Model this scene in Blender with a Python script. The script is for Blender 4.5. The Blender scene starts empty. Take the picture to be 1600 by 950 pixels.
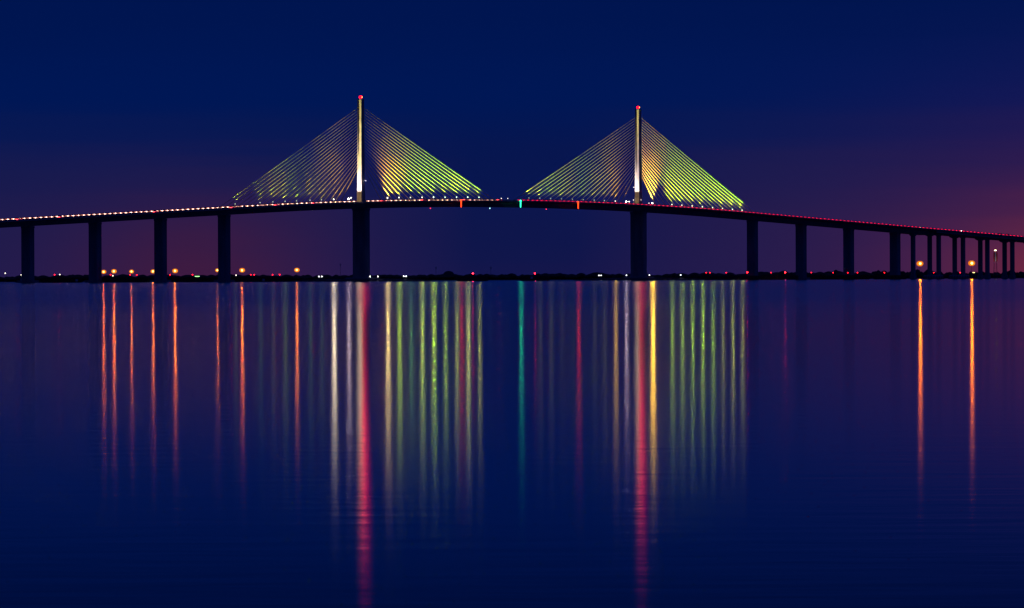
import bpy, bmesh, math, random
from mathutils import Vector, Matrix
random.seed(7)
R = math.radians
sc = bpy.context.scene
COL = sc.collection

# ------------------------------------------------------------------ camera
F = 10110.0            # focal length in photo pixels (photo 1600 wide)
H = 1.1                # eye height above the water
ROLL = -0.00375
PITCH = math.atan(38.4 / F)
cd = bpy.data.cameras.new('camera')
cam = bpy.data.objects.new('camera', cd)
COL.objects.link(cam)
cd.sensor_width = 36.0
cd.lens = 36.0 * F / 1600.0
cd.clip_start = 1.0
cd.clip_end = 90000.0
cam.matrix_world = Matrix.Translation((0, 0, H)) @ Matrix.Rotation(math.pi / 2 - PITCH, 4, 'X') @ Matrix.Rotation(ROLL, 4, 'Z')
sc.camera = cam

# ------------------------------------------------------------------ render
sc.render.engine = 'CYCLES'
sc.cycles.use_denoising = True
sc.cycles.denoiser = 'OPENIMAGEDENOISE'
sc.cycles.use_light_tree = True
sc.cycles.max_bounces = 4
sc.cycles.diffuse_bounces = 1
sc.cycles.glossy_bounces = 3
sc.cycles.sample_clamp_indirect = 3.0
sc.cycles.adaptive_threshold = 0.005
sc.view_settings.view_transform = 'Standard'
sc.view_settings.look = 'None'
sc.view_settings.exposure = 0.0
sc.view_settings.gamma = 1.0
sc.view_settings.use_curve_mapping = False

# ------------------------------------------------------------------ world: blue hour after sunset, town glow low on both sides
w = bpy.data.worlds.new('World')
sc.world = w
w.use_nodes = True
nt = w.node_tree
nt.nodes.clear()
N = nt.nodes.new
L = nt.links.new
out = N('ShaderNodeOutputWorld')
bg = N('ShaderNodeBackground')
bg.inputs['Strength'].default_value = 1.0
L(bg.outputs[0], out.inputs['Surface'])
tc = N('ShaderNodeTexCoord')
sep = N('ShaderNodeSeparateXYZ')
L(tc.outputs['Generated'], sep.inputs[0])


def wmath(op, a, b=None, clamp=False):
    n = N('ShaderNodeMath'); n.operation = op; n.use_clamp = clamp
    for i, v in enumerate((a, b)):
        if v is None: continue
        if isinstance(v, (int, float)): n.inputs[i].default_value = v
        else: L(v, n.inputs[i])
    return n.outputs[0]


def wramp(fac, stops, interp='EASE'):
    n = N('ShaderNodeValToRGB'); n.color_ramp.interpolation = interp
    while len(n.color_ramp.elements) < len(stops): n.color_ramp.elements.new(0.5)
    for e, (p, c) in zip(n.color_ramp.elements, stops):
        e.position = p; e.color = tuple(c) + (1,) if len(c) == 3 else c
    L(fac, n.inputs[0])
    return n.outputs[0]


def lin(c):
    return tuple(((v / 255) / 12.92 if v / 255 <= 0.04045 else ((v / 255 + 0.055) / 1.055) ** 2.4) for v in c)


DEG = math.pi / 180
wob = N('ShaderNodeTexNoise'); wob.inputs['Scale'].default_value = 3.0; wob.inputs['Detail'].default_value = 5.0
wmap = N('ShaderNodeMapping'); wmap.inputs['Scale'].default_value = (5.0, 5.0, 90.0)
L(tc.outputs['Generated'], wmap.inputs[0]); L(wmap.outputs[0], wob.inputs['Vector'])
wv = wmath('MULTIPLY', wmath('SUBTRACT', wob.outputs['Fac'], 0.5), 0.006)
el = wmath('ADD', sep.outputs['Z'], wv)                      # ~ sine of elevation, gently uneven
az = wmath('DIVIDE', sep.outputs['X'], wmath('MAXIMUM', sep.outputs['Y'], 0.05))
e_n = wmath('DIVIDE', el, 0.12, True)                        # 0 .. 6.9 degrees
SKY_SIDE = [(0.0, lin((33, 27, 76))), (0.075, lin((31, 27, 76))), (0.135, lin((23, 26, 78))), (0.19, lin((8, 24, 82))), (0.24, lin((0, 23, 85))), (0.35, lin((0, 21, 80))), (0.46, lin((0, 13, 60))), (1.0, lin((0, 7, 42)))]
SKY_MID = [(0.0, lin((19, 22, 74))), (0.05, lin((14, 22, 75))), (0.15, lin((7, 22, 79))), (0.24, lin((0, 23, 85))), (0.35, lin((0, 21, 80))), (0.46, lin((0, 13, 60))), (1.0, lin((0, 7, 42)))]
side = wramp(e_n, SKY_SIDE)
mid = wramp(e_n, SKY_MID)
azc = wmath('ABSOLUTE', wmath('SUBTRACT', az, 0.002))
mfac = wmath('DIVIDE', wmath('SUBTRACT', azc, 0.008), 0.034, True)
mfac = wmath('MULTIPLY', mfac, wmath('SUBTRACT', 2.0, mfac))
mixn = N('ShaderNodeMix'); mixn.data_type = 'RGBA'
L(mfac, mixn.inputs['Factor']); L(mid, mixn.inputs[6]); L(side, mixn.inputs[7])
# the dome higher up, out of the picture, is a paler dusk blue
hi = N('ShaderNodeMapRange'); hi.interpolation_type = 'SMOOTHSTEP'
hi.inputs['From Min'].default_value = 0.14; hi.inputs['From Max'].default_value = 0.6
L(sep.outputs['Z'], hi.inputs['Value'])
mixh = N('ShaderNodeMix'); mixh.data_type = 'RGBA'
L(hi.outputs[0], mixh.inputs['Factor']); L(mixn.outputs[2], mixh.inputs[6]); mixh.inputs[7].default_value = lin((8, 24, 92)) + (1,)
base = mixh.outputs[2]


def glow(az0, waz, wel, col, amp):
    """a dome of town light centred low on the horizon at azimuth az0"""
    a = wmath('DIVIDE', wmath('SUBTRACT', az, az0), waz)
    b = wmath('DIVIDE', el, wel)
    r2 = wmath('ADD', wmath('MULTIPLY', a, a), wmath('MULTIPLY', b, b))
    g = wmath('POWER', 2.718, wmath('MULTIPLY', r2, -1.0))
    m = N('ShaderNodeMix'); m.data_type = 'RGBA'; m.blend_type = 'ADD'
    m.inputs['Factor'].default_value = 1.0
    sc_ = N('ShaderNodeVectorMath'); sc_.operation = 'SCALE'
    sc_.inputs[0].default_value = tuple(v * amp for v in col)
    L(g, sc_.inputs['Scale'])
    return sc_.outputs[0]


def addc(a, b):
    n = N('ShaderNodeVectorMath'); n.operation = 'ADD'
    L(a, n.inputs[0]); L(b, n.inputs[1])
    return n.outputs[0]


tot = addc(base, glow(-0.049, 0.018, 0.0110, (1.0, 0.0, -0.6), 0.032))
tot = addc(tot, glow(0.097, 0.027, 0.0100, (1.0, 0.08, -0.16), 0.15))
tot = addc(tot, glow(0.105, 0.045, 0.0230, (1.0, 0.04, -0.10), 0.040))
# the rest of the dome above the picture: a plain dusk sky
sky = N('ShaderNodeTexSky'); sky.sky_type = 'NISHITA'; sky.sun_disc = False
sky.sun_elevation = R(-6.0); sky.sun_rotation = R(75)
skm = N('ShaderNodeVectorMath'); skm.operation = 'SCALE'; skm.inputs['Scale'].default_value = 0.02
L(sky.outputs[0], skm.inputs[0])
tot = addc(tot, skm.outputs[0])
L(tot, bg.inputs['Color'])


# ------------------------------------------------------------------ materials
def new_mat(name):
    m = bpy.data.materials.new(name); m.use_nodes = True
    return m, m.node_tree, m.node_tree.nodes['Principled BSDF']


def surf(name, col, rough=0.7, var=0.25, scale=0.6, stretch=(1, 1, 1), metallic=0.0, bump=0.0):
    m, t, p = new_mat(name)
    p.inputs['Roughness'].default_value = rough
    p.inputs['Metallic'].default_value = metallic
    tcn = t.nodes.new('ShaderNodeTexCoord'); mp = t.nodes.new('ShaderNodeMapping')
    mp.inputs['Scale'].default_value = stretch
    nz = t.nodes.new('ShaderNodeTexNoise'); nz.inputs['Scale'].default_value = scale; nz.inputs['Detail'].default_value = 6
    rp = t.nodes.new('ShaderNodeValToRGB')
    rp.color_ramp.elements[0].position = 0.3; rp.color_ramp.elements[1].position = 0.7
    rp.color_ramp.elements[0].color = tuple(c * (1 - var) for c in col) + (1,)
    rp.color_ramp.elements[1].color = tuple(min(1, c * (1 + var)) for c in col) + (1,)
    t.links.new(tcn.outputs['Object'], mp.inputs[0]); t.links.new(mp.outputs[0], nz.inputs['Vector'])
    t.links.new(nz.outputs['Fac'], rp.inputs[0]); t.links.new(rp.outputs[0], p.inputs['Base Color'])
    if bump:
        b = t.nodes.new('ShaderNodeBump'); b.inputs['Distance'].default_value = bump
        t.links.new(nz.outputs['Fac'], b.inputs['Height']); t.links.new(b.outputs[0], p.inputs['Normal'])
    return m


def emat(name, col, strength, sample=True):
    m = bpy.data.materials.new(name); m.use_nodes = True
    t = m.node_tree; t.nodes.clear()
    o = t.nodes.new('ShaderNodeOutputMaterial'); e = t.nodes.new('ShaderNodeEmission')
    e.inputs['Color'].default_value = tuple(col) + (1,); e.inputs['Strength'].default_value = strength
    t.links.new(e.outputs[0], o.inputs['Surface'])
    m.cycles.emission_sampling = 'FRONT' if sample else 'NONE'
    return m


M = {
    'concrete': surf('weathered concrete', (0.30, 0.30, 0.29), 0.85, 0.22, 0.25, (1, 1, 0.25)),
    'pylon': surf('pale pylon concrete', (0.42, 0.40, 0.37), 0.8, 0.28, 0.5, (1, 1, 0.35)),
    'steel': surf('galvanised steel', (0.30, 0.31, 0.32), 0.5, 0.15, 2.0, metallic=0.6),
    'cable': surf('yellow painted stay pipe', (0.80, 0.55, 0.045), 0.45, 0.12, 0.4),
    'rock': surf('dark wet riprap', (0.07, 0.065, 0.06), 0.8, 0.5, 0.8, bump=0.3),
    'timber': surf('dark marine timber', (0.06, 0.05, 0.045), 0.9, 0.4, 1.2),
    'earth': surf('dark shore mud and sand', (0.05, 0.045, 0.035), 0.95, 0.4, 0.02),
    'leaf': surf('dark mangrove foliage', (0.035, 0.05, 0.025), 0.9, 0.5, 0.15),
    'asphalt': surf('asphalt', (0.05, 0.05, 0.05), 0.9, 0.2, 1.0),
    'white': surf('white sign paint', (0.8, 0.8, 0.8), 0.6, 0.05, 1.0),
    'red': surf('red daymark paint', (0.55, 0.04, 0.05), 0.6, 0.08, 1.0),
    'car_dark': surf('dark car paint', (0.05, 0.05, 0.06), 0.3, 0.1, 1.0),
    'car_silver': surf('silver car paint', (0.45, 0.46, 0.48), 0.3, 0.1, 1.0, metallic=0.4),
    'car_white': surf('white car paint', (0.75, 0.75, 0.74), 0.35, 0.05, 1.0),
    'car_red': surf('dull red car paint', (0.30, 0.03, 0.03), 0.35, 0.1, 1.0),
    'glass': surf('dark car glass', (0.01, 0.01, 0.015), 0.1, 0.1, 1.0),
    'hull': surf('dark workboat hull', (0.08, 0.08, 0.09), 0.6, 0.2, 1.0),
    'tyre': surf('black rubber', (0.02, 0.02, 0.02), 0.9, 0.2, 2.0),
}

# water: Fresnel mirror of long-exposure ripples over a dark body
m = bpy.data.materials.new('calm bay water'); m.use_nodes = True
t = m.node_tree; t.nodes.clear()
o_ = t.nodes.new('ShaderNodeOutputMaterial')
gl = t.nodes.new('ShaderNodeBsdfGlossy'); gl.distribution = 'BECKMANN'
gl.inputs['Color'].default_value = (1, 1, 1, 1)
gl.inputs['Anisotropy'].default_value = -0.22          # the wind blows across the view: slopes lie mostly sideways
tg = t.nodes.new('ShaderNodeCombineXYZ'); tg.inputs[0].default_value = 1.0
t.links.new(tg.outputs[0], gl.inputs['Tangent'])
df = t.nodes.new('ShaderNodeBsdfDiffuse'); df.inputs['Color'].default_value = (0.004, 0.012, 0.03, 1)
fr = t.nodes.new('ShaderNodeFresnel'); fr.inputs['IOR'].default_value = 1.333
mx = t.nodes.new('ShaderNodeMixShader')
tcn = t.nodes.new('ShaderNodeTexCoord')
# wind lanes: long patches where the ripple is rougher or smoother
mp = t.nodes.new('ShaderNodeMapping'); mp.inputs['Scale'].default_value = (0.0012, 0.02, 1)
n1 = t.nodes.new('ShaderNodeTexNoise'); n1.inputs['Scale'].default_value = 1.0; n1.inputs['Detail'].default_value = 7; n1.inputs['Roughness'].default_value = 0.65
t.links.new(tcn.outputs['Object'], mp.inputs[0]); t.links.new(mp.outputs[0], n1.inputs['Vector'])
mr = t.nodes.new('ShaderNodeMapRange')
mr.inputs['From Min'].default_value = 0.3; mr.inputs['From Max'].default_value = 0.7
mr.inputs['To Min'].default_value = 0.086; mr.inputs['To Max'].default_value = 0.097
t.links.new(n1.outputs['Fac'], mr.inputs['Value'])
# the open bay, away from the sheltered near shore, is more ruffled
sp = t.nodes.new('ShaderNodeSeparateXYZ'); t.links.new(tcn.outputs['Object'], sp.inputs[0])
off = t.nodes.new('ShaderNodeMapRange'); off.interpolation_type = 'SMOOTHSTEP'
off.inputs['From Min'].default_value = 60; off.inputs['From Max'].default_value = 420
off.inputs['To Min'].default_value = 1.0; off.inputs['To Max'].default_value = 1.5
t.links.new(sp.outputs['Y'], off.inputs['Value'])
mu = t.nodes.new('ShaderNodeMath'); mu.operation = 'MULTIPLY'
t.links.new(mr.outputs[0], mu.inputs[0]); t.links.new(off.outputs[0], mu.inputs[1]); t.links.new(mu.outputs[0], gl.inputs['Roughness'])
# small residual swell left after the long exposure
mp2 = t.nodes.new('ShaderNodeMapping'); mp2.inputs['Scale'].default_value = (0.8, 1.6, 1)
n2 = t.nodes.new('ShaderNodeTexNoise'); n2.inputs['Scale'].default_value = 1.0; n2.inputs['Detail'].default_value = 3
t.links.new(tcn.outputs['Object'], mp2.inputs[0]); t.links.new(mp2.outputs[0], n2.inputs['Vector'])
bp = t.nodes.new('ShaderNodeBump'); bp.inputs['Strength'].default_value = 1.0; bp.inputs['Distance'].default_value = 0.0018
t.links.new(n2.outputs['Fac'], bp.inputs['Height']); t.links.new(bp.outputs[0], gl.inputs['Normal'])
t.links.new(fr.outputs[0], mx.inputs[0]); t.links.new(df.outputs[0], mx.inputs[1]); t.links.new(gl.outputs[0], mx.inputs[2])
t.links.new(mx.outputs[0], o_.inputs['Surface'])
M['water'] = m


# ------------------------------------------------------------------ mesh helpers
class MB:
    def __init__(s): s.v = []; s.f = []

    def add(s, vs, fs):
        b = len(s.v)
        s.v += [Vector(v) for v in vs]
        s.f += [tuple(i + b for i in f) for f in fs]
        return s

    def box(s, c, d, ax=None):
        """box with centre c, full sizes d, axes ax (three unit vectors)"""
        ax = ax or (Vector((1, 0, 0)), Vector((0, 1, 0)), Vector((0, 0, 1)))
        c = Vector(c); vs = []
        for k in (-1, 1):
            for j in (-1, 1):
                for i in (-1, 1):
                    vs.append(c + ax[0] * (i * d[0] / 2) + ax[1] * (j * d[1] / 2) + ax[2] * (k * d[2] / 2))
        return s.add(vs, [(0, 2, 3, 1), (4, 5, 7, 6), (0, 1, 5, 4), (2, 6, 7, 3), (0, 4, 6, 2), (1, 3, 7, 5)])

    def loft(s, rings, caps=True):
        n = len(rings[0]); b = len(s.v)
        for r in rings: s.v += [Vector(p) for p in r]
        for k in range(len(rings) - 1):
            for i in range(n):
                j = (i + 1) % n
                s.f.append((b + k * n + i, b + k * n + j, b + (k + 1) * n + j, b + (k + 1) * n + i))
        if caps:
            s.f.append(tuple(b + i for i in reversed(range(n))))
            s.f.append(tuple(b + (len(rings) - 1) * n + i for i in range(n)))
        return s

    def tube(s, p, q, r0, r1=None, n=8):
        r1 = r0 if r1 is None else r1
        p = Vector(p); q = Vector(q); d = (q - p).normalized()
        a = d.orthogonal().normalized(); b = d.cross(a)
        ring = lambda c, r: [c + a * (r * math.cos(2 * math.pi * i / n)) + b * (r * math.sin(2 * math.pi * i / n)) for i in range(n)]
        return s.loft([ring(p, r0), ring(q, r1)])

    def lathe(s, c, prof, n=24, wob=0.0, rnd=random, sx=1.0, sy=1.0, rot=0.0):
        """closed solid turned about z: prof = [(radius, z)]"""
        c = Vector(c); ph = [rnd.uniform(0, 6.28) for _ in range(3)]
        rings = []
        for r, z in prof:
            ring = []
            for i in range(n):
                a = 2 * math.pi * i / n
                k = 1 + wob * (math.sin(2 * a + ph[0]) + 0.6 * math.sin(5 * a + ph[1]) + rnd.uniform(-.5, .5))
                x, y = r * k * math.cos(a) * sx, r * k * math.sin(a) * sy
                ring.append(c + Vector((x * math.cos(rot) - y * math.sin(rot), x * math.sin(rot) + y * math.cos(rot), z)))
            rings.append(ring)
        return s.loft(rings)

    def build(s, name, mat, parent=None, org=None, smooth=False):
        org = Vector(org) if org is not None else (Vector(parent.location) if parent is not None and parent.get('_o') is None else Vector((0, 0, 0)))
        me = bpy.data.meshes.new(name)
        me.from_pydata([tuple(v - org) for v in s.v], [], s.f)
        bm = bmesh.new(); bm.from_mesh(me)
        if name != 'water': bmesh.ops.recalc_face_normals(bm, faces=bm.faces)
        bm.to_mesh(me); bm.free()
        me.materials.append(mat)
        if smooth: me.polygons.foreach_set('use_smooth', [True] * len(me.polygons))
        me.update()
        o = bpy.data.objects.new(name, me)
        COL.objects.link(o)
        if parent is not None: o.parent = parent
        return o


def tag(o, label=None, cat=None, group=None, kind=None):
    if label: o['label'] = label
    if cat: o['category'] = cat
    if group: o['group'] = group
    if kind: o['kind'] = kind
    return o


def empty(name, loc, rz=0.0, ry=0.0):
    o = bpy.data.objects.new(name, None)
    COL.objects.link(o)
    o.empty_display_size = 1
    o.location = loc; o.rotation_euler = (0, ry, rz)
    return o


def part(name, mb, mat, thing, smooth=False):
    """mb is in world coordinates; the thing is an unrotated Empty"""
    return mb.build(name, mat, thing, org=thing.location, smooth=smooth)


def sub(name, mb, mat, part_obj, smooth=False):
    return mb.build(name, mat, part_obj, org=part_obj.parent.location, smooth=smooth)


def copy_tree(o, parent=None):
    c = o.copy(); COL.objects.link(c)
    if parent is not None: c.parent = parent
    for ch in list(o.children):
        copy_tree(ch, c)
    return c


# ------------------------------------------------------------------ where things stand
TH = R(56.2)
U = Vector((math.cos(TH), math.sin(TH), 0))      # along the bridge, away to the right
V = Vector((math.sin(TH), -math.cos(TH), 0))     # across it, towards the camera
Z = Vector((0, 0, 1))
C0 = Vector((-5.47, 4763.0, 0))
AX = (U, V, Z)


def rz(s):
    a = abs(s)
    return 58.5 - 6.5e-5 * a * a if a < 308 else 58.5 - 6.5e-5 * 308 * 308 - 0.04 * (a - 308)


def B(s, t, z):
    return C0 + U * s + V * t + Z * z


def yh(px): return 439.6 - 0.00375 * px


def at(px, Y, z=0.0): return Vector(((px - 800) / F * Y, Y, z))


def zat(px, y, Y): return H + (yh(px) - y) * Y / F


def s_at(px, t=0.0):
    """s along the bridge whose point at offset t shows at column px"""
    lo, hi = -900.0, 1500.0
    for _ in range(50):
        md = (lo + hi) / 2; p = B(md, t, 0)
        if 800 + F * p.x / p.y < px: lo = md
        else: hi = md
    return lo


# ------------------------------------------------------------------ setting
wat = MB().add([(-6000, -350, 0), (6000, -350, 0), (6000, 9600, 0), (-6000, 9600, 0)], [(0, 1, 2, 3)]).build('water', M['water'])
tag(wat, kind='structure')

# far shore: a low strip of land with a far-off belt of mangrove woods
TOPS = [(-900, 430), (0, 432), (30, 431.5), (130, 430), (240, 430.5), (350, 430), (470, 430.5), (500, 430), (600, 430.5), (690, 430), (760, 429.5),
        (830, 428.5), (900, 428.5), (932, 427), (960, 429), (1060, 427.5), (1100, 427.5), (1140, 427.5), (1200, 425.5), (1230, 425.5), (1290, 425.5),
        (1312, 423.5), (1330, 426), (1372, 424.5), (1400, 425.5), (1440, 425), (1480, 426), (1530, 425), (1570, 426), (1600, 425), (2500, 425)]


def top_y(px):
    for (a, ya), (b, yb) in zip(TOPS, TOPS[1:]):
        if a <= px <= b: return ya + (yb - ya) * (px - a) / (b - a)
    return TOPS[-1][1]


DS = 8200.0
g = MB(); xs = [i for i in range(-5900, 5901, 100)]; k0 = []
for i, x in enumerate(xs):
    k0.append([(x, DS - 150 + 60 * math.sin(x * .004) + random.uniform(-15, 15), -0.5), (x, DS - 60 + random.uniform(-15, 15), 0.9), (x, DS + 900, 1.2), (x, DS + 960, -0.5)])
g.loft(k0)
tag(g.build('far_shore_ground', M['earth']), kind='structure')
rnd = random.Random(3)
fo = MB()
for row, dy in enumerate((0, 120, 320)):
    x = -1700.0
    while x < 1700:
        Y = DS + dy + rnd.uniform(-30, 30); px = 800 + F * x / Y
        h = max(2.0, (zat(px, top_y(px), Y)) * (1.04 if row == 0 else 0.98)) * rnd.uniform(0.60, 1.12)
        if px > 1360 and rnd.random() < 0.22: h *= rnd.uniform(1.1, 1.4)
        r = rnd.uniform(4.5, 11) * (0.55 if px > 1360 else 1)
        c = Vector((x, Y, 0.6))
        fo.lathe(c, [(r * .55, 0), (r, h * .35), (r * .95, h * .6), (r * .6, h * .86), (r * .15, h)], 8, 0.16, rnd)
        x += r * rnd.uniform(0.7, 1.5)
tag(fo.build('far_woods', M['leaf']), label='dark belt of mangrove woods along the far shore', cat='woods', kind='stuff')
hm = MB().lathe(at(701, DS + 500, 0.5), [(14.5, 0), (12.5, 5), (8.5, 7.5), (5, 11.3), (2.5, 12.0), (.6, 12.4)], 20, 0.07, rnd, sx=1, sy=1.4)
tag(hm.build('hill', M['leaf'], smooth=True), kind='structure')

# ------------------------------------------------------------------ the bridge
bridge = empty('cable_stayed_bridge', tuple(C0))
tag(bridge, 'long cable-stayed bridge with two slender pylons and yellow fan cables over dark water', 'bridge')


def strip(t0, t1, zt, zb, s0, s1, step=12.0, prof=None):
    """a band running along the road between offsets t0..t1 and heights rz+zb .. rz+zt"""
    mb = MB(); n = max(1, int((s1 - s0) / step)); rings = []
    for i in range(n + 1):
        s = s0 + (s1 - s0) * i / n; z = rz(s)
        pr = prof or [(t0, zb), (t1, zb), (t1, zt), (t0, zt)]
        rings.append([B(s, t, z + dz) for t, dz in pr])
    return mb.loft(rings)


S0, S1 = -900.0, 612.0        # the high spans (left end far out of the frame)
# trapezoidal box girder: deck plate wings over a box
gprof = [(-14.2, 0.0), (14.2, 0.0), (14.2, -0.35), (6.2, -1.2), (3.8, -4.3), (-3.8, -4.3), (-6.2, -1.2), (-14.2, -0.35)]
gprof = [(t_, z_) for t_, z_ in reversed(gprof)]
part('box_girder', strip(0, 0, 0, 0, S0, S1, 12, gprof), M['concrete'], bridge)
part('road_surface', strip(-13.6, 13.6, 0.06, 0.004, S0, S1), M['asphalt'], bridge)
for sgn in (1, -1):
    a = 13.75 * sgn; b = 14.15 * sgn
    part('parapet', strip(min(a, b), max(a, b), 0.62, 0.01, S0, S1), M['concrete'], bridge)
part('median_kerb', strip(-1.3, 1.3, 0.35, 0.07, S0, S1), M['concrete'], bridge)
rl = MB()
s = S0
while s < S1:
    rl.box(B(s, 13.95, rz(s) + 0.76), (0.12, 0.12, 0.28), AX); s += 3.0
rl.loft([[B(q, 13.95 + a, rz(q) + 0.9 + b) for a, b in ((-.06, -.05), (.06, -.05), (.06, .05), (-.06, .05))] for q in [S0 + i * 12 for i in range(127)]])
part('rail', rl, M['steel'], bridge)

# deck diaphragm marks on the fascia, one per segment joint
for ps in (-183.0, 183.0):
    # pier below the deck: a wide wall with a broad shallow recess, stepped foot
    mb = MB()
    zt = rz(ps) - 4.3
    def sect(w_, l_, z, ch=0.9):
        pts = [(-l_ / 2 + ch, -w_ / 2), (l_ / 2 - ch, -w_ / 2), (l_ / 2, -w_ / 2 + ch), (l_ / 2, w_ / 2 - ch), (l_ / 2 - ch, w_ / 2), (-l_ / 2 + ch, w_ / 2), (-l_ / 2, w_ / 2 - ch), (-l_ / 2, -w_ / 2 + ch)]
        return [B(ps + a, b, z) for a, b in pts]
    mb.loft([sect(12.7, 6.0, -2), sect(12.7, 6.0, 3.2), sect(12.3, 5.6, 3.4), sect(12.3, 5.6, zt - 1.5), sect(13.0, 6.0, zt - 1.2), sect(13.0, 6.0, zt - 0.01)])
    for tt in (-2.2, 2.2):
        mb.box(B(ps - 2.86, tt, (zt + 4) / 2), (0.25, 0.5, zt - 8), AX)
    part('main_pier', mb, M['concrete'], bridge)
    mb = MB().loft([sect(22, 16, -2, 3), sect(22, 16, 2.4, 3), sect(20.5, 14.5, 2.8, 3)])
    part('pier_footing', mb, M['concrete'], bridge)
    # pylon above the deck: single slim mast in the median
    mb = MB()
    zb = rz(ps) + 0.06
    mb.loft([sect(4.1, 4.9, zb, .25), sect(4.1, 4.9, zb + 7.3, .25), sect(3.8, 4.5, zb + 7.6, .25), sect(3.45, 4.0, 129.3, .25)])
    # central groove with the anchorage boxes on both end faces
    for e in (-1, 1):
        for i in range(21):
            z = 82.6 + 2.1 * i
            mb.box(B(ps + e * (2.22 - 0.0047 * (z - 64)), 0, z - 0.9), (0.35, 1.0, 1.1), AX)
    py = part('pylon', mb, M['pylon'], bridge)
    cap = MB().loft([sect(3.8, 4.3, 129.3, .3), sect(3.8, 4.3, 129.9, .3)])
    sub('pylon_cap', cap, M['concrete'], py)

# stay cables, 21 each way from each pylon, in the plane of the median
for ps in (-183.0, 183.0):
    for e in (-1, 1):
        for i in range(21):
            d = 26.0 + 7.32 * i
            s = ps + e * d
            q = B(s, 0, rz(s) + 0.3); p = B(ps + e * 1.6, 0, 82.6 + 2.1 * i)
            mb = MB()
            # slight sag
            pts = [q.lerp(p, k / 6) - Z * (0.35 * (d / 170) * 4 * (k / 6) * (1 - k / 6)) for k in range(7)]
            dd = (p - q).normalized(); ca = V; cb = dd.cross(V)
            mb.loft([[c_ + ca * (.125 * math.cos(a * math.pi / 4)) + cb * (.125 * math.sin(a * math.pi / 4)) for a in range(8)] for c_ in pts], caps=False)
            co = part('stay_cable', mb, M['cable'], bridge, smooth=True)
            sub('guide_pipe', MB().tube(q, q.lerp(p, 3.2 / (p - q).length), 0.27, n=8), M['tyre'], co)

# high approach piers
for k in range(0, 5):
    for sg in (-1, 1):
        ps = sg * (183 + 164.6 + 73.2 * k)
        if sg > 0 and k > 3: continue
        zt = rz(ps) - 4.3
        mb = MB()
        mb.loft([sect(7.6, 5.4, -2, .5), sect(7.6, 5.4, zt - 1.6, .5), sect(8.0, 5.7, zt - 1.2, .5), sect(8.0, 5.7, zt - .01, .5)])
        for tt in (-1.3, 1.3):
            mb.box(B(ps - 2.72, tt, (zt + 2) / 2), (0.16, 0.25, zt - 6), AX)
        part('pier', mb, M['concrete'], bridge)
        part('pier_footing', MB().loft([sect(13, 10, -2, 1.5), sect(13, 10, 1.7, 1.5)]), M['concrete'], bridge)

# ------------------------------------------------------------------ trestle spans at the right
tr = empty('trestle_viaduct', tuple(B(700, 0, 0)))
tag(tr, 'low concrete viaduct on slender paired columns at the right end of the bridge', 'viaduct')
T0, T1 = 612.3, 1300.0
for a, b in ((1.0, 14.2), (-14.2, -1.0)):
    part('deck_slab', strip(a, b, 0.0, -0.5, T0, T1), M['concrete'], tr)
    for k in range(4):
        c = a + 1.5 + k * (b - a - 3) / 3
        part('girder', strip(c - .4, c + .4, -0.51, -2.3, T0, T1), M['concrete'], tr)
    part('road_surface', strip(a + .5, b - .5, 0.06, 0.004, T0, T1), M['asphalt'], tr)
    for c in (a, b - .4):
        part('parapet', strip(c, c + .4, 0.62, 0.01, T0, T1), M['concrete'], tr)
for tt, cols in ((6.0, (1427, 1467, 1505, 1543, 1582, 1620, 1658)), (-5.0, (1453, 1492, 1532, 1570, 1608, 1646))):
    ss = [s_at(px, tt) for px in cols]
    while ss[-1] < T1 - 45: ss.append(ss[-1] + 41.0)
    for n_, s in enumerate(ss):
        px = cols[n_] if n_ < len(cols) else 0
        zt = rz(s) - 2.32
        if px == 1427: zt = rz(s) - 4.32
        mb = MB()
        def sq(hw, hl, z, s=s, tt=tt): return [B(s + i * hl, tt + j * hw, z) for i, j in ((-1, -1), (1, -1), (1, 1), (-1, 1))]
        part('column', MB().loft([sq(1.4, 1.5, -2), sq(1.4, 1.5, zt - 2.0)]), M['concrete'], tr)
        part('column_cap', MB().loft([sq(1.5, 1.6, zt - 1.98), sq(4.0 if px != 1427 else 2.6, 1.7, zt - 0.9), sq(4.6 if px != 1427 else 2.8, 1.7, zt)]), M['concrete'], tr)
        part('column_foot', MB().loft([sq(2.0, 2.1, -2), sq(2.0, 2.1, 3.2)]), M['concrete'], tr)

# ------------------------------------------------------------------ rock islands round the main piers
for ps, nm in ((-183.0, 'left'), (183.0, 'right')):
    c = B(ps, 0, 0)
    ax, bx = (48, 40)
    mb = MB().lathe(c, [(ax, -1.5), (ax * .97, 0.0), (ax * .86, 1.3), (ax * .6, 1.9), (ax * .25, 2.1)], 64, 0.018, rnd, sy=bx / ax)
    is_ = tag(mb.build('rock_island', M['rock'], org=c), 'low riprap island of dark rock round the foot of the %s main pier' % nm, 'island', 'rock islands round the main piers')
    is_.location = c
    rk = MB()
    for i in range(340):
        a = rnd.uniform(0, 6.283); q = rnd.uniform(.86, 1.03); r = rnd.uniform(.5, 1.3)
        p = c + Vector((math.cos(a) * ax * q, math.sin(a) * bx * q, max(0.1, (1 - q) * 8)))
        rk.lathe(p, [(r * .6, -r * .5), (r, 0), (r * .5, r * .6)], 5, .2, rnd)
    o = rk.build('boulders', M['rock'], is_, org=c); o['kind'] = 'stuff'


# ------------------------------------------------------------------ lamps
def lens_box(c, d, ax=AX): return MB().box(c, d, ax)


def dot(c, r, n=6):
    """small faceted bulb"""
    return MB().lathe(c, [(r * .25, -r), (r * .9, -r * .45), (r, 0), (r * .9, r * .45), (r * .25, r)], n)


EM = {}
def E(name, col, st, sample=False):
    k = (name, tuple(col), st)
    if k not in EM: EM[k] = emat(name, col, st, sample)
    return EM[k]


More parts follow.
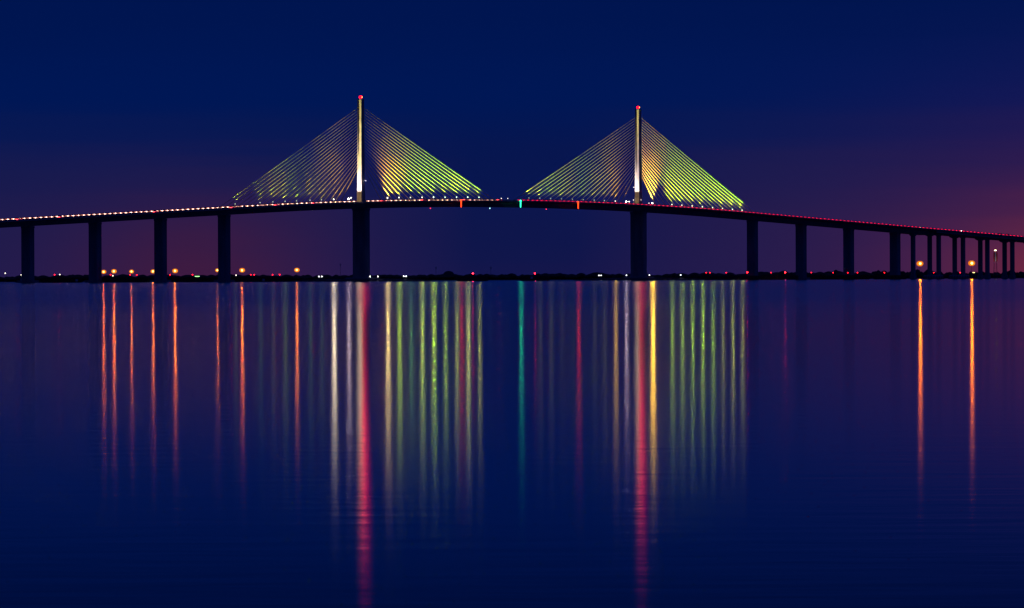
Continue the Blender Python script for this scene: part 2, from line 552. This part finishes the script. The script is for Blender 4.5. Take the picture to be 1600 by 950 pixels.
def spot(name, loc, aim, col, power, size, blend, parent, rad=.25):
    d = bpy.data.lights.new(name, 'SPOT'); d.energy = power; d.color = col; d.spot_size = R(size); d.spot_blend = blend; d.shadow_soft_size = rad
    o = bpy.data.objects.new(name, d); COL.objects.link(o)
    o.parent = parent; o.location = Vector(loc) - Vector(parent.location)
    o.rotation_euler = (Vector(aim) - Vector(loc)).to_track_quat('-Z', 'Y').to_euler()
    return o


def area_lamp(loc, power, col, parent, sx=.9, sy=.7):
    # the light of a flood panel that faces across the water
    d = bpy.data.lights.new('flood_light', 'AREA'); d.shape = 'RECTANGLE'; d.size = sx; d.size_y = sy; d.energy = power; d.color = col
    o = bpy.data.objects.new('flood_light', d); COL.objects.link(o); o.parent = parent
    o.location = Vector(loc) - Vector(parent.location)
    o.rotation_euler = V.to_track_quat('-Z', 'Y').to_euler()
    return o


def point_lamp(loc, power, col, parent, r=.25):
    d = bpy.data.lights.new('bulb_light', 'POINT'); d.energy = power; d.color = col; d.shadow_soft_size = r
    o = bpy.data.objects.new('bulb_light', d); COL.objects.link(o); o.parent = parent
    o.location = Vector(loc) - Vector(parent.location)
    return o


# dolphins: round concrete-capped sheet-pile cells with a small red lamp on a post
DOL = [  # px, distance, radius, lamp px, lamp strength factor
    (45, 4550, 8.6, 46, 1), (85, 4350, 8.4, 85.5, 1), (108, 4420, 8.6, None, 0),
    (182, 4350, 8.9, 173, 1), (211, 4450, 9.1, 203.5, 1), (226, 4700, 8.5, 214, 1), (268, 4500, 9.1, 266, 1), (301, 4480, 9.1, 301, 1), (328, 4560, 9.1, None, 0),
    (384, 4480, 9.2, 392, 1), (405, 4700, 9.2, 397.5, 1.8), (422, 4520, 9.2, 426, 1), (437, 4600, 9.1, 437, 1),
    (738.5, 4250, 9.7, 739, 7), (836, 4400, 9.4, 836, 4),
    (1103, 5050, 9.1, 1103.5, 1), (1120, 5150, 9.1, 1109.5, 1), (1140, 5080, 9.1, 1135, 1), (1168, 4900, 9.1, 1168, 6), (1190, 5150, 9.1, 1183.5, .8), (1207, 5000, 9.1, 1205, 1),
    (1228, 4950, 9.1, 1227, 9), (1270, 5200, 9.1, 1268, .8), (1302, 5250, 9.1, 1302, 1), (1324, 5150, 9.1, 1325, 1), (1341, 5300, 9.1, 1340, 1), (1384, 5150, 9.3, 1382, 1), (1398, 5200, 8.8, None, 0),
    (1458.5, 5150, 8.2, 1459, 1), (1499, 5200, 8.4, 1500.5, 1)]
ORD = {45: 'leftmost dolphin before the left piers', 85: 'second dolphin from the left edge', 108: 'third dolphin from the left edge, no lamp'}
for i, (px, D, r, lp, k) in enumerate(DOL):
    c = at(px, D)
    th = empty('dolphin', tuple(c))
    nxt = ['first', 'second', 'third', 'fourth', 'fifth', 'sixth', 'seventh', 'eighth', 'ninth', 'tenth', 'eleventh', 'twelfth', 'thirteenth', 'lone', 'lone']
    if i < 13: lab = 'round dark mooring dolphin, %s from the left in the row before the left piers' % nxt[i]
    elif px == 738.5: lab = 'lone round dolphin with a bright red lamp left of the channel middle'
    elif px == 836: lab = 'lone round dolphin with a red lamp right of the channel middle'
    elif px > 1450: lab = 'domed grey dolphin before the %s slender viaduct columns' % ('first' if px < 1480 else 'middle')
    else: lab = 'round dark dolphin, %s from the left in the row beside the right piers' % nxt[i - 15]
    tag(th, lab, 'dolphin', 'dolphins guarding the piers')
    h = rnd.uniform(3.3, 3.7)
    if px > 1450:
        prof = [(r * .95, -1.5), (r, 1.0), (r, 2.4), (r * .93, h)]
    else:
        prof = [(r, -1.5), (r, h - .8), (r * 1.03, h - .75), (r * 1.03, h)]
    part('cell_wall', MB().lathe(c, prof, 40, 0.0), M['concrete'] if px > 1450 else M['timber'], th)
    fd = MB()
    for a in range(24):
        t_ = a / 24 * 6.283
        fd.box(c + Vector((math.cos(t_) * (r * 1.03 + .2), math.sin(t_) * (r * 1.03 + .2), 1.5)), (.4, .4, 2.6))
    part('fender', fd, M['timber'], th)
    if lp:
        q = at(lp, D - 2, h)
        yl = 429.3 if px < 500 else (427.2 if px < 900 else (425.6 if k > 3 else 426.1))
        zl = max(h + .8, zat(lp, yl, D))
        part('lamp_post', MB().tube(q, q + Z * (zl - h - .3), .09), M['steel'], th)
        part('lamp', dot(q + Z * (zl - h), .42 if k > 3 else .3), E('red lamp %s' % k, (1, .006, .012), 10 + 6 * k), th)
        if k > 3:
            o = area_lamp(q + Z * (zl - h) - Vector((0, .6, 0)), 45 * k, (1, .02, .10), th, .6, .6); o.rotation_euler = Vector((0, -1, 0)).to_track_quat('-Z', 'Y').to_euler()
for px, D, y in ((34, 4535, 436.8), (231, 4683, 436.6), (412, 4503, 437.2), (120, 4402, 438), (831, 4385, 433.8), (1400, 5186, 432)):
    c = at(px, D, 0); z = zat(px, y, D)
    th = empty('notice_board', (c.x, c.y, 0)); tag(th, 'small pale board fixed to the dolphin at column %d' % px, 'sign', 'pale boards on the dolphins')
    th['label'] = {34: 'small pale board on the leftmost dolphin', 231: 'small pale board on the dolphin right of the second pier', 412: 'small pale board on the dolphins right of the fourth pier',
                   120: 'faint narrow board on the third dolphin from the left', 831: 'small pale board on the lone dolphin right of the channel middle', 1400: 'small pale board beside the last thick pier'}[px]
    part('board', MB().box((c.x, c.y, z), (1.6, .1, 1.4)), M['white'], th)
    part('bracket', MB().box((c.x, c.y + .35, z), (.2, .58, .2)), M['steel'], th)


# orange street lamps on the far causeway
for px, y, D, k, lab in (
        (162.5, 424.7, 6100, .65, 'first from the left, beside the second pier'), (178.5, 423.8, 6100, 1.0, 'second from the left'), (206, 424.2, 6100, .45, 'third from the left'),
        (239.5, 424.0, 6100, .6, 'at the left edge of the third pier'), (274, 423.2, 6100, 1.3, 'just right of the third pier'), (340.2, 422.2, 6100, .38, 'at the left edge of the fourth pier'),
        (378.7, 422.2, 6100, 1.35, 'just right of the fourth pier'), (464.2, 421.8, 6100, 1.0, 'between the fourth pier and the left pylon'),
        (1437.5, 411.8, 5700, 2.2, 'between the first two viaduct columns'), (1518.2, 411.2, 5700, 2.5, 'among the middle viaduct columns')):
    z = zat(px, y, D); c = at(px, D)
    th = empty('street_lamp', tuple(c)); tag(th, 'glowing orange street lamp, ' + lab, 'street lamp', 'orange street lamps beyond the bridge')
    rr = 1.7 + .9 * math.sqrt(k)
    zh = z + rr * .8
    part('pole', MB().tube(c, c + Z * (zh + .3), .16, .09), M['tyre'], th)
    part('arm', MB().tube(c + Z * (zh + .25), c + Vector((0, -1.6, zh + .05)), .07), M['steel'], th)
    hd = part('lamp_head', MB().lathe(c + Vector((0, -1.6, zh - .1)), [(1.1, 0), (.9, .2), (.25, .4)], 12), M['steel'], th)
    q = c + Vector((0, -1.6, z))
    sub('halo', MB().lathe(q, [(rr * .4, -rr * .75), (rr * .85, -rr * .45), (rr, 0), (rr * .85, rr * .45), (rr * .4, rr * .72)], 12), E('sodium diffuser', (1.0, .24, .008), 1.0), hd)  # oversized glowing ball added as the orange halo round the lens
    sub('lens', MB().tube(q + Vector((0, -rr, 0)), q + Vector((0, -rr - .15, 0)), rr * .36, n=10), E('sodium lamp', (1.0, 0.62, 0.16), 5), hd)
    o = area_lamp(c + Vector((0, -1.6 - rr - .4, z)), 5000 * k ** .8, (1.0, .16, .0), th, 1.6, 1.0); o.rotation_euler = Vector((0, -1, 0)).to_track_quat('-Z', 'Y').to_euler()

# small white lamps low over the water and islands
for px, y, D, k, lab in (
        (8.5, 427, 5200, 1, 'white lamp on a pole at the left edge'), (33, 429.5, 5200, .5, 'tiny white lamp left of the first pier'), (93.5, 429, 5200, 1, 'white lamp between the first and second piers'),
        (176.5, 431, 5200, .9, 'white lamp under the second orange street lamp'), (369, 430, 5200, .8, 'white lamp right of the fourth pier'),
        (498.5, 432, 4620, 1.1, 'left one of a pair of white lamps left of the left pylon pier'), (503, 432, 4620, 1.1, 'right one of a pair of white lamps left of the left pylon pier'),
        (578.5, 432, 4580, 1.2, 'white lamp at the right edge of the left pylon pier'), (590.5, 432, 4580, 1.2, 'white lamp just right of the left pylon pier'),
        (631, 431.6, 4600, 1.1, 'left one of a pair of white lamps on the left island'), (634.8, 431.6, 4600, 1.1, 'right one of a pair of white lamps on the left island'),
        (936, 430.3, 4870, 1, 'left one of a pair of white lamps left of the right pylon pier'), (939.5, 430.3, 4870, 1, 'right one of a pair of white lamps left of the right pylon pier'),
        (979, 430.2, 4880, 1.1, 'white lamp at the left edge of the right pylon pier'), (1015, 430, 4890, 1, 'white lamp at the right edge of the right pylon pier'), (1063.7, 429.6, 4900, 1.3, 'white lamp right of the right pylon island'),
        (1272, 431.5, 5200, .25, 'dim white lamp by the second pier right of the right pylon')):
    z = zat(px, y, D); c = at(px, D)
    th = empty('lamp_post', tuple(c)); tag(th, lab, 'lamp', 'small white lamps near the water')
    part('pole', MB().tube(c, c + Z * (z - .25), .08), M['steel'], th)
    part('lamp', dot(c + Z * z, .34), E('white lamp %s' % k, (.95, .92, 1.0) if px > 400 else (1, .9, .7), 7 * k), th)

# green-lit thing and a little yellow light on workboats
for px, y, D, col, lab in ((309.5, 432, 5300, (.25, .9, .2), 'small workboat with a green lit awning near the third street lamp group'), (1522, 426.0, 5600, (1, .8, .25), 'small workboat with a yellow cabin lamp behind the viaduct columns')):
    c = at(px, D); z = zat(px, y, D)
    th = empty('workboat', tuple(c)); tag(th, lab, 'boat')
    hw = 4.2 if px < 400 else 3.5
    hull = MB().loft([[c + Vector((x * hw, yy * w_, zz)) for x, yy, zz in ((-1, -1, 0.9), (.7, -1, 0.9), (1.15, 0, 1.2), (.7, 1, .9), (-1, 1, .9))] if w_ == 1.5 else
                      [c + Vector((x * hw * .9, yy * w_, -.4)) for x, yy in ((-1, -1), (.7, -1), (1.0, 0), (.7, 1), (-1, 1))] for w_ in (1.1, 1.5)])
    part('hull', hull, M['hull'], th)
    for x in (-.55, .35):
        for yy in (-1, 1):
            part('awning_post', MB().tube(c + Vector((x * hw, yy, .9)), c + Vector((x * hw, yy, z)), .06), M['steel'], th)
    part('awning', MB().box(c + Vector((-.1 * hw, 0, z + .1)), (hw * 1.3, 2.6, .15)), M['white'], th)
    part('lamp', MB().box(c + Vector((-.1 * hw, -1.4, z + .05)), (hw * (.9 if px < 400 else .5), .12, .3)), E('boat lamp', col, 6), th)

# radio masts on the far shore
for px, y, lab, red in ((532, 411, 'tall thin radio mast left of the left pylon pier', True), (681.3, 416, 'thin radio mast left of the low mound', False), (767, 416, 'thin radio mast near the channel middle', False)):
    D = DS + 200; c = at(px, D, .8); z = zat(px, y, D)
    th = empty('radio_mast', tuple(c)); tag(th, lab, 'mast')
    mb = MB()
    for a in range(3):
        d = Vector((math.cos(a * 2.094), math.sin(a * 2.094), 0)) * .45
        mb.tube(c + d, c + d + Z * (z - 1), .09, n=4)
    k = 0
    while k < z - 3:
        for a in range(3):
            d = Vector((math.cos(a * 2.094), math.sin(a * 2.094), 0)) * .45; e = Vector((math.cos(a * 2.094 + 2.094), math.sin(a * 2.094 + 2.094), 0)) * .45
            mb.tube(c + d + Z * k, c + e + Z * (k + 1.5), .05, n=3)
        k += 1.5
    part('lattice', mb, M['steel'], th)
    ant = MB()
    for a in range(3):
        d = Vector((math.cos(a * 2.094 + .5), math.sin(a * 2.094 + .5), 0)) * .9
        ant.box(c + d + Z * (z - 3), (.4, .4, 2.4))
    part('antenna', ant, M['white'], th)
    if red: part('lamp', dot(at(529.5, D, zat(529.5, 432.3, D)), .5), E('dim red lamp', (1, .06, .06), 4), th)

# lit daymark tower among the viaduct columns
D = 5500; px = 1555.5; c = at(px, D)
th = empty('daymark_tower', tuple(c)); tag(th, 'lattice beacon tower with a red and white daymark panel and a white lamp', 'beacon tower')
zt, zb = zat(px, 394.5, D), zat(px, 408.5, D)
for sx in (-1, 1):
    for sy in (-1, 1):
        part('leg', MB().tube(c + Vector((sx * 1.5, sy * 1.5, -1)), c + Vector((sx * .9, sy * .9, zt)), .13, n=6), M['steel'], th)
br = MB(); k = 2.0
while k < zt - 2:
    for a, b in (((-1, -1), (1, -1)), ((1, -1), (1, 1)), ((1, 1), (-1, 1)), ((-1, 1), (-1, -1))):
        w0 = 1.5 - .6 * k / zt; br.tube(c + Vector((a[0] * w0, a[1] * w0, k)), c + Vector((b[0] * w0, b[1] * w0, k + 2)), .06, n=4)
    k += 2
part('bracing', br, M['steel'], th)
part('daymark_panel', MB().box(c + Vector((-1.1, -1.7, (zt + zb) / 2)), (1.3, .1, zt - zb)), M['red'], th)
part('daymark_panel', MB().box(c + Vector((1.1, -1.7, (zt + zb) / 2)), (1.3, .1, zt - zb)), M['red'], th)
part('white_stripe', MB().box(c + Vector((0, -1.73, (zt + zb) / 2)), (.88, .1, zt - zb)), M['white'], th)
part('lamp', MB().box(c + Vector((0, -.9, zat(px, 391.2, D))), (1.5, .5, .5)), E('beacon tower lamp', (1, .8, .4), 12), th)
part('lamp_support', MB().box(c + Vector((0, 0, zt + .4)), (1.9, 1.9, .3)), M['steel'], th)
spot('panel_spot', c + Vector((0, -7, zb - 8)), c + Vector((0, -1.7, (zt + zb) / 2)), (1, .9, .8), 1300, 40, .5, th)
part('work_platform', MB().box(c + Vector((0, 0, 2.6)), (5.5, 5.0, .5)), M['timber'], th)

# ------------------------------------------------------------------ red beacons on the pylon tops
for ps, nm, k in ((-183.0, 'left', 1.15), (183.0, 'right', 1.0)):
    c = B(ps, 0, 129.9)
    th = empty('aviation_beacon', tuple(c)); tag(th, 'bright red warning beacon on top of the %s pylon' % nm, 'beacon', 'red beacons on the pylons')
    part('stand', MB().tube(c, c + Z * .7, .5, .35, 10), M['steel'], th)
    part('lamp', MB().lathe(c + Z * 1.5, [(.7, -.8), (1.1, -.45), (1.2, .2), (.9, .7), (.3, .95)], 10), E('red beacon %s' % k, (1, .002, .010), 6), th)
    part('bulb', dot(c + Z * 1.5 + V * 1.15, .38), E('beacon core', (1, .35, .08), 5), th)
    area_lamp(c + Z * 1.5 + V * 2.0, 1500 * k, (1, .0, .05), th, 1.2, 1.2)


# ------------------------------------------------------------------ deck floodlights (lamp panel toward the water, spot up the cables)
GRN = (.40, .62, .0); DGR = (.10, .36, .06); OLV = (.42, .42, .03); YEL = (1.0, .55, .05); WHT = (1.0, .80, .52); PNK = (.75, .5, .55)
CG = (.42, 1.0, .04); CY = (1.0, .74, .18); CM = (.75, .95, .10)
# px, streak colour, streak power, cable spot power, lean (+ toward own pylon), cable colour, size of the lens
FX = [(368, OLV, 0.039, 5, .2, CG), (407, DGR, 0.047, 5, .1, CG), (427, DGR, 0.039, 4, .1, CG), (446, GRN, 0.062, 9, .1, CG), (464, DGR, 0.031, 3, .1, CG), (485, DGR, 0.070, 7, .2, CM), (503, DGR, 0.047, 7, .3, CM),
      (522, WHT, .95, 14, .3, CY),
      (606, WHT if 0 else (1.0, .70, .22), 1.0, 24, -.30, CY), (624, GRN, 0.620, 18, .0, CM), (642, DGR, 0.260, 14, .0, CG), (660, (.5, .68, .04), .60, 24, .1, CG), (678, GRN, 0.850, 18, .1, CG), (696, GRN, 0.420, 22, .1, CG),
      (714, OLV, 0.500, 24, .1, CG), (731.5, (.62, .58, .08), .65, 26, .1, CG), (749, OLV, 0.450, 24, .1, CG),
      (827, OLV, 0.018, 8, .1, CG), (844, OLV, 0.058, 8, .1, CG), (861, OLV, 0.065, 8, .1, CG), (878, OLV, 0.022, 8, .1, CG), (895, DGR, 0.022, 8, .1, CG), (912, DGR, 0.018, 9, .1, CG), (929, OLV, 0.036, 9, .2, CM), (945, OLV, 0.050, 9, .2, CM), (962, YEL, 0.400, 16, .1, CY),
      (1020, (1.0, .52, .02), 3.0, 70, .25, CY), (1050.5, GRN, 0.450, 24, .25, CG), (1066, GRN, 0.500, 22, .2, CG), (1082, GRN, 0.500, 22, .2, CG), (1098, GRN, 0.600, 22, .2, CG), (1114, GRN, 0.450, 20, .2, CG), (1129.5, OLV, 0.380, 20, .2, CG),
      (1145, OLV, 0.500, 22, .2, CG), (1160, OLV, 0.450, 22, .2, CG)]
W_ = ['first', 'second', 'third', 'fourth', 'fifth', 'sixth', 'seventh', 'eighth', 'ninth', 'tenth']
cnt = {}
for px, col, k, cp, lean, cc in FX:
    q = 0 if px < 560 else (1 if px < 780 else (2 if px < 1000 else 3))
    cnt[q] = cnt.get(q, 0) + 1
    tt = 1.05
    s = s_at(px, tt); ps = -183.0 if px < 780 else 183.0
    tow = 1 if ps > s else -1
    if abs(s - ps) > 174: s = ps - tow * 172
    z = rz(s) + .35
    c = B(s, tt, z)
    th = empty('floodlight', tuple(c))
    tag(th, '%s floodlight from the left on the deck %s' % (W_[cnt[q] - 1], ['left of the left pylon', 'right of the left pylon', 'left of the right pylon', 'right of the right pylon'][q]), 'floodlight', 'floodlights under the stay cables')
    c = c + Z * 1.1
    part('stand', MB().tube(c - Z * 1.1, c + Z * 1.0, .12, n=6), M['steel'], th)
    hs = part('housing', MB().box(c + Z * 1.45 - V * .25, (1.1, .4, .9), AX), M['steel'], th)
    sub('lens', MB().box(c + Z * 1.45 + V * .01, (.9, .1, .7), AX), E('flood lens %s' % k, (.85, 1, .72) if col in (GRN, DGR, OLV) or k in (.6, .65) else (1, .9, .7), .5 + 6 * k), hs)
    if k > .02: area_lamp(c + Z * 1.45 + V * .08, (1400 if k < 1 else 1250) * k, col, th)
    spot('cable_spot', c + Z * .9 + V * .3, B(s + tow * lean * 30, .3, z + 32), cc, (cp * 6500 if q in (1, 3) else cp * 25000), 105 if px in (1020, 606, 522) else 74, 1.0, th)

# wide fill lights added on the near parapet to brighten the cable fans
for px, cc, cp, lab in ((650, CM, 2.4, 'left one of three added wide fill lights on the near parapet right of the left pylon'), (690, CG, 3.4, 'middle one of three added wide fill lights on the near parapet right of the left pylon'),
                        (735, CG, 3.4, 'right one of three added wide fill lights on the near parapet right of the left pylon'), (1066, CY, 4.0, 'left one of three added wide fill lights on the near parapet right of the right pylon'),
                        (1100, CM, 4.0, 'middle one of three added wide fill lights on the near parapet right of the right pylon'), (1140, CG, 3.4, 'right one of three added wide fill lights on the near parapet right of the right pylon'),
                        (400, CM, 1.4, 'left one of two added wide fill lights on the near parapet left of the left pylon'), (462, CY, 2.2, 'right one of two added wide fill lights on the near parapet left of the left pylon'),
                        (860, CM, 1.8, 'left one of two added wide fill lights on the near parapet left of the right pylon'), (915, CY, 1.8, 'right one of two added wide fill lights on the near parapet left of the right pylon')):
    s = s_at(px, 13.9); c = B(s, 13.9, rz(s) + .95)
    th = empty('floodlight', tuple(c)); tag(th, lab.replace('unlit-looking ', ''), 'floodlight', 'added wide fill lights on the near parapet')
    part('bracket', MB().box(c + Z * .2, (.2, .2, .4), AX), M['steel'], th)
    part('housing', MB().box(c + Z * .6, (.8, .5, .4), AX), M['steel'], th)
    spot('cable_spot', c + Z * 1.2 - V * .5, B(s + (8 if px in (1066, 650) else (-8 if px in (462, 915) else 0)), 0, rz(s) + 30), cc, cp * (6500 if px in (650, 690, 735, 1066, 1100, 1140) else 17000), 100, 1.0, th)

# pylon floods
for px, k, nm in ((542.5, 1, 'left'), (976.5, 1, 'right')):
    s = s_at(px, 0); ps = -183.0 if px < 780 else 183.0
    z = rz(s) + .35; c = B(s, 1.4, z)
    th = empty('floodlight', tuple(c)); tag(th, 'bright white floodlight lighting the %s pylon from its left' % nm, 'floodlight', 'floodlights aimed at the pylons')
    c = c + Z * 1.3
    part('stand', MB().tube(c - Z * 1.3, c + Z * .8, .12, n=6), M['steel'], th)
    hs = part('housing', MB().box(c + Z * 1.2 - V * .25, (1.3, .4, .9), AX), M['steel'], th)
    sub('lens', MB().box(c + Z * 1.2 + V * .01, (1.1, .1, .7), AX), E('pylon flood lens', (1, .9, .85), 40), hs)
    area_lamp(c + Z * 1.2 + V * .08, 450, PNK, th)
    a = c + Z * 1.7 - V * 1.2
    base_h = ps - s
    spot('pylon_spot', a, a + U * base_h + Z * (base_h * 1.35), (1, .78, .72), 110000, 74 if px < 780 else 64, .25, th)
    spot('pylon_spot', a, B(ps, 0, z + 90), (1, .76, .72), 80000, 30, .5, th)
    spot('pylon_spot', a, B(ps, 0, z + 4), (1, .62, .22), 3500, 60, .5, th)
# the white flood at the right foot of the right pylon
c = B(s_at(1017.5, 1.4), 1.4, rz(s_at(1017.5)) + .35)

# small bracket lamps half-way up the pylons and little deck posts
for ps, t_, y_, nm in ((-183.0, 3.0, 283.5, 'left'), (183.0, -3.2, 293.5, 'right')):
    c = B(ps, 0, 0); z = zat(565 if ps < 0 else 998, y_, c.y)
    base_p = B(ps, 1.9 if t_ > 0 else -1.9, z)
    th = empty('bracket_lamp', tuple(base_p)); tag(th, 'small curved bracket lamp part way up the %s pylon' % nm, 'lamp', 'bracket lamps on the pylons')
    e = 1 if t_ > 0 else -1
    part('arm', MB().tube(base_p, base_p + V * (e * 1.4) + Z * .9, .1).tube(base_p + V * (e * 1.4) + Z * .9, base_p + V * (e * 2.2) + Z * .7, .1), M['steel'], th)
    part('lamp', MB().box(base_p + V * (e * 2.3) + Z * .45, (.5, .5, .4), AX), E('bracket lamp', (.8, .78, .9), 2.2), th)
for px, y, k, lab in ((549, 309, 4, 'short white lamp post just left of the left pylon'), (983.8, 315, 3, 'short white lamp post just left of the right pylon'), (990.5, 312.5, 1, 'tiny lamp at the left foot of the right pylon'),
                      (1002, 312.3, 1, 'tiny lamp at the right foot of the right pylon'), (1014.5, 317.5, 1, 'small lamp left of the bright floodlight right of the right pylon'), (784, 310, 1, 'small pale lamp post on the deck crown'),
                      (1438.5, 355.5, .6, 'thin post with a faint lamp where the viaduct begins'), (1502.5, 361, 3, 'white lamp on a post above the viaduct'), (794, 310, .8, 'second pale lamp post on the deck crown')):
    t_ = 2.0 if px < 1400 else 13.2
    s = s_at(px, t_); c = B(s, t_, rz(s) + .07)
    zz = zat(px, y, c.y)
    th = empty('deck_lamp_post', tuple(c)); tag(th, lab, 'lamp post')
    part('pole', MB().tube(c, Vector((c.x, c.y, max(zz - .2, c.z + .5))), .08), M['steel'], th)
    part('lamp', MB().box((c.x, c.y, max(zz, c.z + .7)), (.6, .3, .5)), E('deck lamp %s' % k, (1, .9, .8), 2.5 * k), th)

# navigation lights hung down the near side of the girder
for px, col, k, lab in ((721.2, (1, .035, .006), .36, 'red navigation light strip hung on the girder left of mid-span'), (814, (.02, .85, .42), .40, 'green navigation light strip hung on the girder at mid-span'),
                     (904, (1, .04, .006), .36, 'red navigation light strip hung on the girder right of mid-span')):
    s = s_at(px, 14.6); c = B(s, 14.6, rz(s) - 4.6)
    th = empty('navigation_light', tuple(c)); tag(th, lab, 'navigation light', 'navigation lights along the main span')
    part('hanger', MB().box(B(s, 14.35, rz(s) - 2.1), (.3, .16, 5.0), AX), M['steel'], th)
    mb = MB()
    mb.loft([[B(s + i * w_, 14.6 + j * .2, rz(s) + z_) for i, j in ((-1, -1), (1, -1), (1, 1), (-1, 1))] for w_, z_ in ((.22, -4.5), (.32, -2.0), (.5, .1))])
    part('light_tube', mb, E('nav tube %s' % px, col, 5), th)
    hs = part('lamp', MB().box(B(s, 14.65, rz(s) + .55), (.8, .5, .6), AX), E('nav lamp %s' % px, col, 8), th)
    area_lamp(B(s, 14.98, rz(s) + .55), 650 * k, col, th)
for px, y, col, lab in ((673, 325.7, (1, .02, .08), 'tiny red lamp under the girder right of the left pylon'), (766, 325.7, (.4, .9, 1), 'tiny pale blue lamp under the girder near mid-span'), (854, 326.3, (1, .02, .06), 'tiny red lamp under the girder right of mid-span')):
    s = s_at(px, 3.0); c = B(s, 3.0, rz(s) - 4.32)
    th = empty('clearance_lamp', tuple(c)); tag(th, lab, 'lamp')
    part('bracket', MB().box(c - Z * .2, (.2, .2, .4), AX), M['steel'], th)
    part('lamp', dot(c - Z * .8, .4), E('clearance %s' % px, col, 3.0), th)


# ------------------------------------------------------------------ evening traffic, lamps lit
HEAD = E('head lamp', (1.0, .56, .44), 7, False)
TAIL = E('tail lamp', (1.0, .006, .055), 5, False)
TAILW = E('tail lamp bright', (1.0, .05, .06), 12, False)
MARK = E('marker lamp', (1.0, .012, .10), 2.2, False); MARKF = E('front marker lamp', (1.0, .36, .26), 3.0, False)


def car_proto(name, paint, lab, cat, tall=0.0, tail=TAIL):
    th = empty(name, (0, 0, 0))
    tag(th, lab, cat)
    L2, W2 = (2.25, .9) if not tall else (2.5, .98)
    hgt = 1.45 + tall
    X = lambda x, y, z: Vector((x, y, z))
    body = MB().loft([[X(x, y * W2 * k, z) for x, z in ((-L2, .5), (-L2, .95), (-L2 * .97, 1.0), (L2 * .55, 1.0), (L2 * .96, .85), (L2, .7), (L2, .4), (-L2, .35))] for y, k in ((-1, .96), (-1, 1), (1, 1), (1, .96))][1:3])
    body.build('body', paint, th, org=(0, 0, 0))
    cab = MB().loft([[X(x, y, z) for x, z in ((-L2 * .88, 1.0), (-L2 * .70 if not tall else -L2 * .86, hgt), (L2 * .10 if not tall else L2 * .35, hgt), (L2 * .48, 1.0))] for y in (-W2 * .86, W2 * .86)])
    cab.build('cabin', M['glass'] if not tall else paint, th, org=(0, 0, 0))
    for e in (-1, 1):
        MB().box((L2 + .03, e * .50, .78), (.06, .80, .42)).build('headlight', HEAD if 'oncoming' in lab else M['glass'], th, org=(0, 0, 0))
        MB().box((-L2 - .03, e * .44, .90), (.06, .86, .28)).build('taillight', tail if 'oncoming' not in lab else M['glass'], th, org=(0, 0, 0))
        MB().box((-L2 + .95, e * (W2 + .02), .88), (1.3, .04, .20)).build('side_marker', MARKF if 'oncoming' in lab else MARK, th, org=(0, 0, 0))
        MB().box((L2 - .75, e * (W2 + .02), .80), (1.0, .04, .20)).build('side_marker', MARKF if 'oncoming' in lab else MARK, th, org=(0, 0, 0))
        for x in (-1.4, 1.4):
            MB().tube((x, e * (W2 - .22), .33), (x, e * (W2 + .02), .33), .33, n=10).build('wheel', M['tyre'], th, org=(0, 0, 0))
    return th


def truck_proto():
    th = empty('box_truck', (0, 0, 0)); tag(th, 'tall box truck with a row of red marker lamps along its roof edge', 'truck')
    MB().box((-.9, 0, 2.35), (6.4, 2.4, 2.9)).build('cargo_box', M['car_dark'], th, org=(0, 0, 0))
    MB().box((3.3, 0, 1.6), (1.8, 2.2, 2.0)).build('cab', M['car_white'], th, org=(0, 0, 0))
    MB().box((0, 0, .7), (8.2, 1.6, .35)).build('chassis', M['steel'], th, org=(0, 0, 0))
    for e in (-1, 1):
        MB().box((-4.14, e * .8, .95), (.06, .5, .24)).build('taillight', TAIL, th, org=(0, 0, 0))
        MB().box((-.9, e * 1.23, 3.7), (6.2, .04, .12)).build('marker_lamp', MARK, th, org=(0, 0, 0))
        for x in (-2.8, 3.1):
            MB().tube((x, e * .8, .48), (x, e * 1.1, .48), .48, n=10).build('wheel', M['tyre'], th, org=(0, 0, 0))
    return th


NEAR = [car_proto('car', M['car_dark'], 'small dark car with red tail lamps driving away on the bridge', 'car'),
        car_proto('car', M['car_silver'], 'small silver car with red tail lamps driving away on the bridge', 'car'),
        car_proto('car', M['car_red'], 'small dull red car with red tail lamps driving away on the bridge', 'car'),
        car_proto('van', M['car_dark'], 'dark van with red tail lamps driving away on the bridge', 'van', .45)]
ONC = [car_proto('car', M['car_dark'], 'small dark oncoming car with bright headlights on the far carriageway', 'car'),
       car_proto('car', M['car_white'], 'small white oncoming car with bright headlights on the far carriageway', 'car')]
NEARB = [car_proto('car', M['car_dark'], 'small dark car with bright red tail lamps on the left half of the bridge', 'car', tail=TAILW)]
TRK = truck_proto()
used = set()


def place(proto, s, t_, fwd, group):
    o = proto if proto.name not in used else copy_tree(proto)
    used.add(proto.name); used.add(o.name)
    sl = math.atan((rz(s + 1) - rz(s - 1)) / 2)
    o.location = B(s, t_, rz(s) + .062)
    o.rotation_euler = (0, -sl, TH) if fwd else (0, sl, TH + math.pi)
    o['group'] = group


rc = random.Random(11); n_car = 0
# oncoming lane next to the median, left half
s = -622.0
while s < -6:
    place(rc.choice(ONC), s, -4.2, False, 'oncoming cars on the bridge'); n_car += 1
    s += rc.uniform(5.6, 6.1)
for q in (-590, -545, -440, -352, -300, -255, -171, -120, -66, -22): place(NEARB[0], q, 10.6, True, 'cars driving away on the left half of the bridge')
# near carriageway, driving away to the right
s = 6.0
while s < 765:
    place(rc.choice(NEAR[:3] if rc.random() < .95 else NEAR), s, 10.4, True, 'cars driving away on the right half of the bridge'); n_car += 1
    s += rc.uniform(5.7, 6.2)
bpy.data.batch_remove([o for o in [TRK] + list(TRK.children)])
print('cars', n_car)
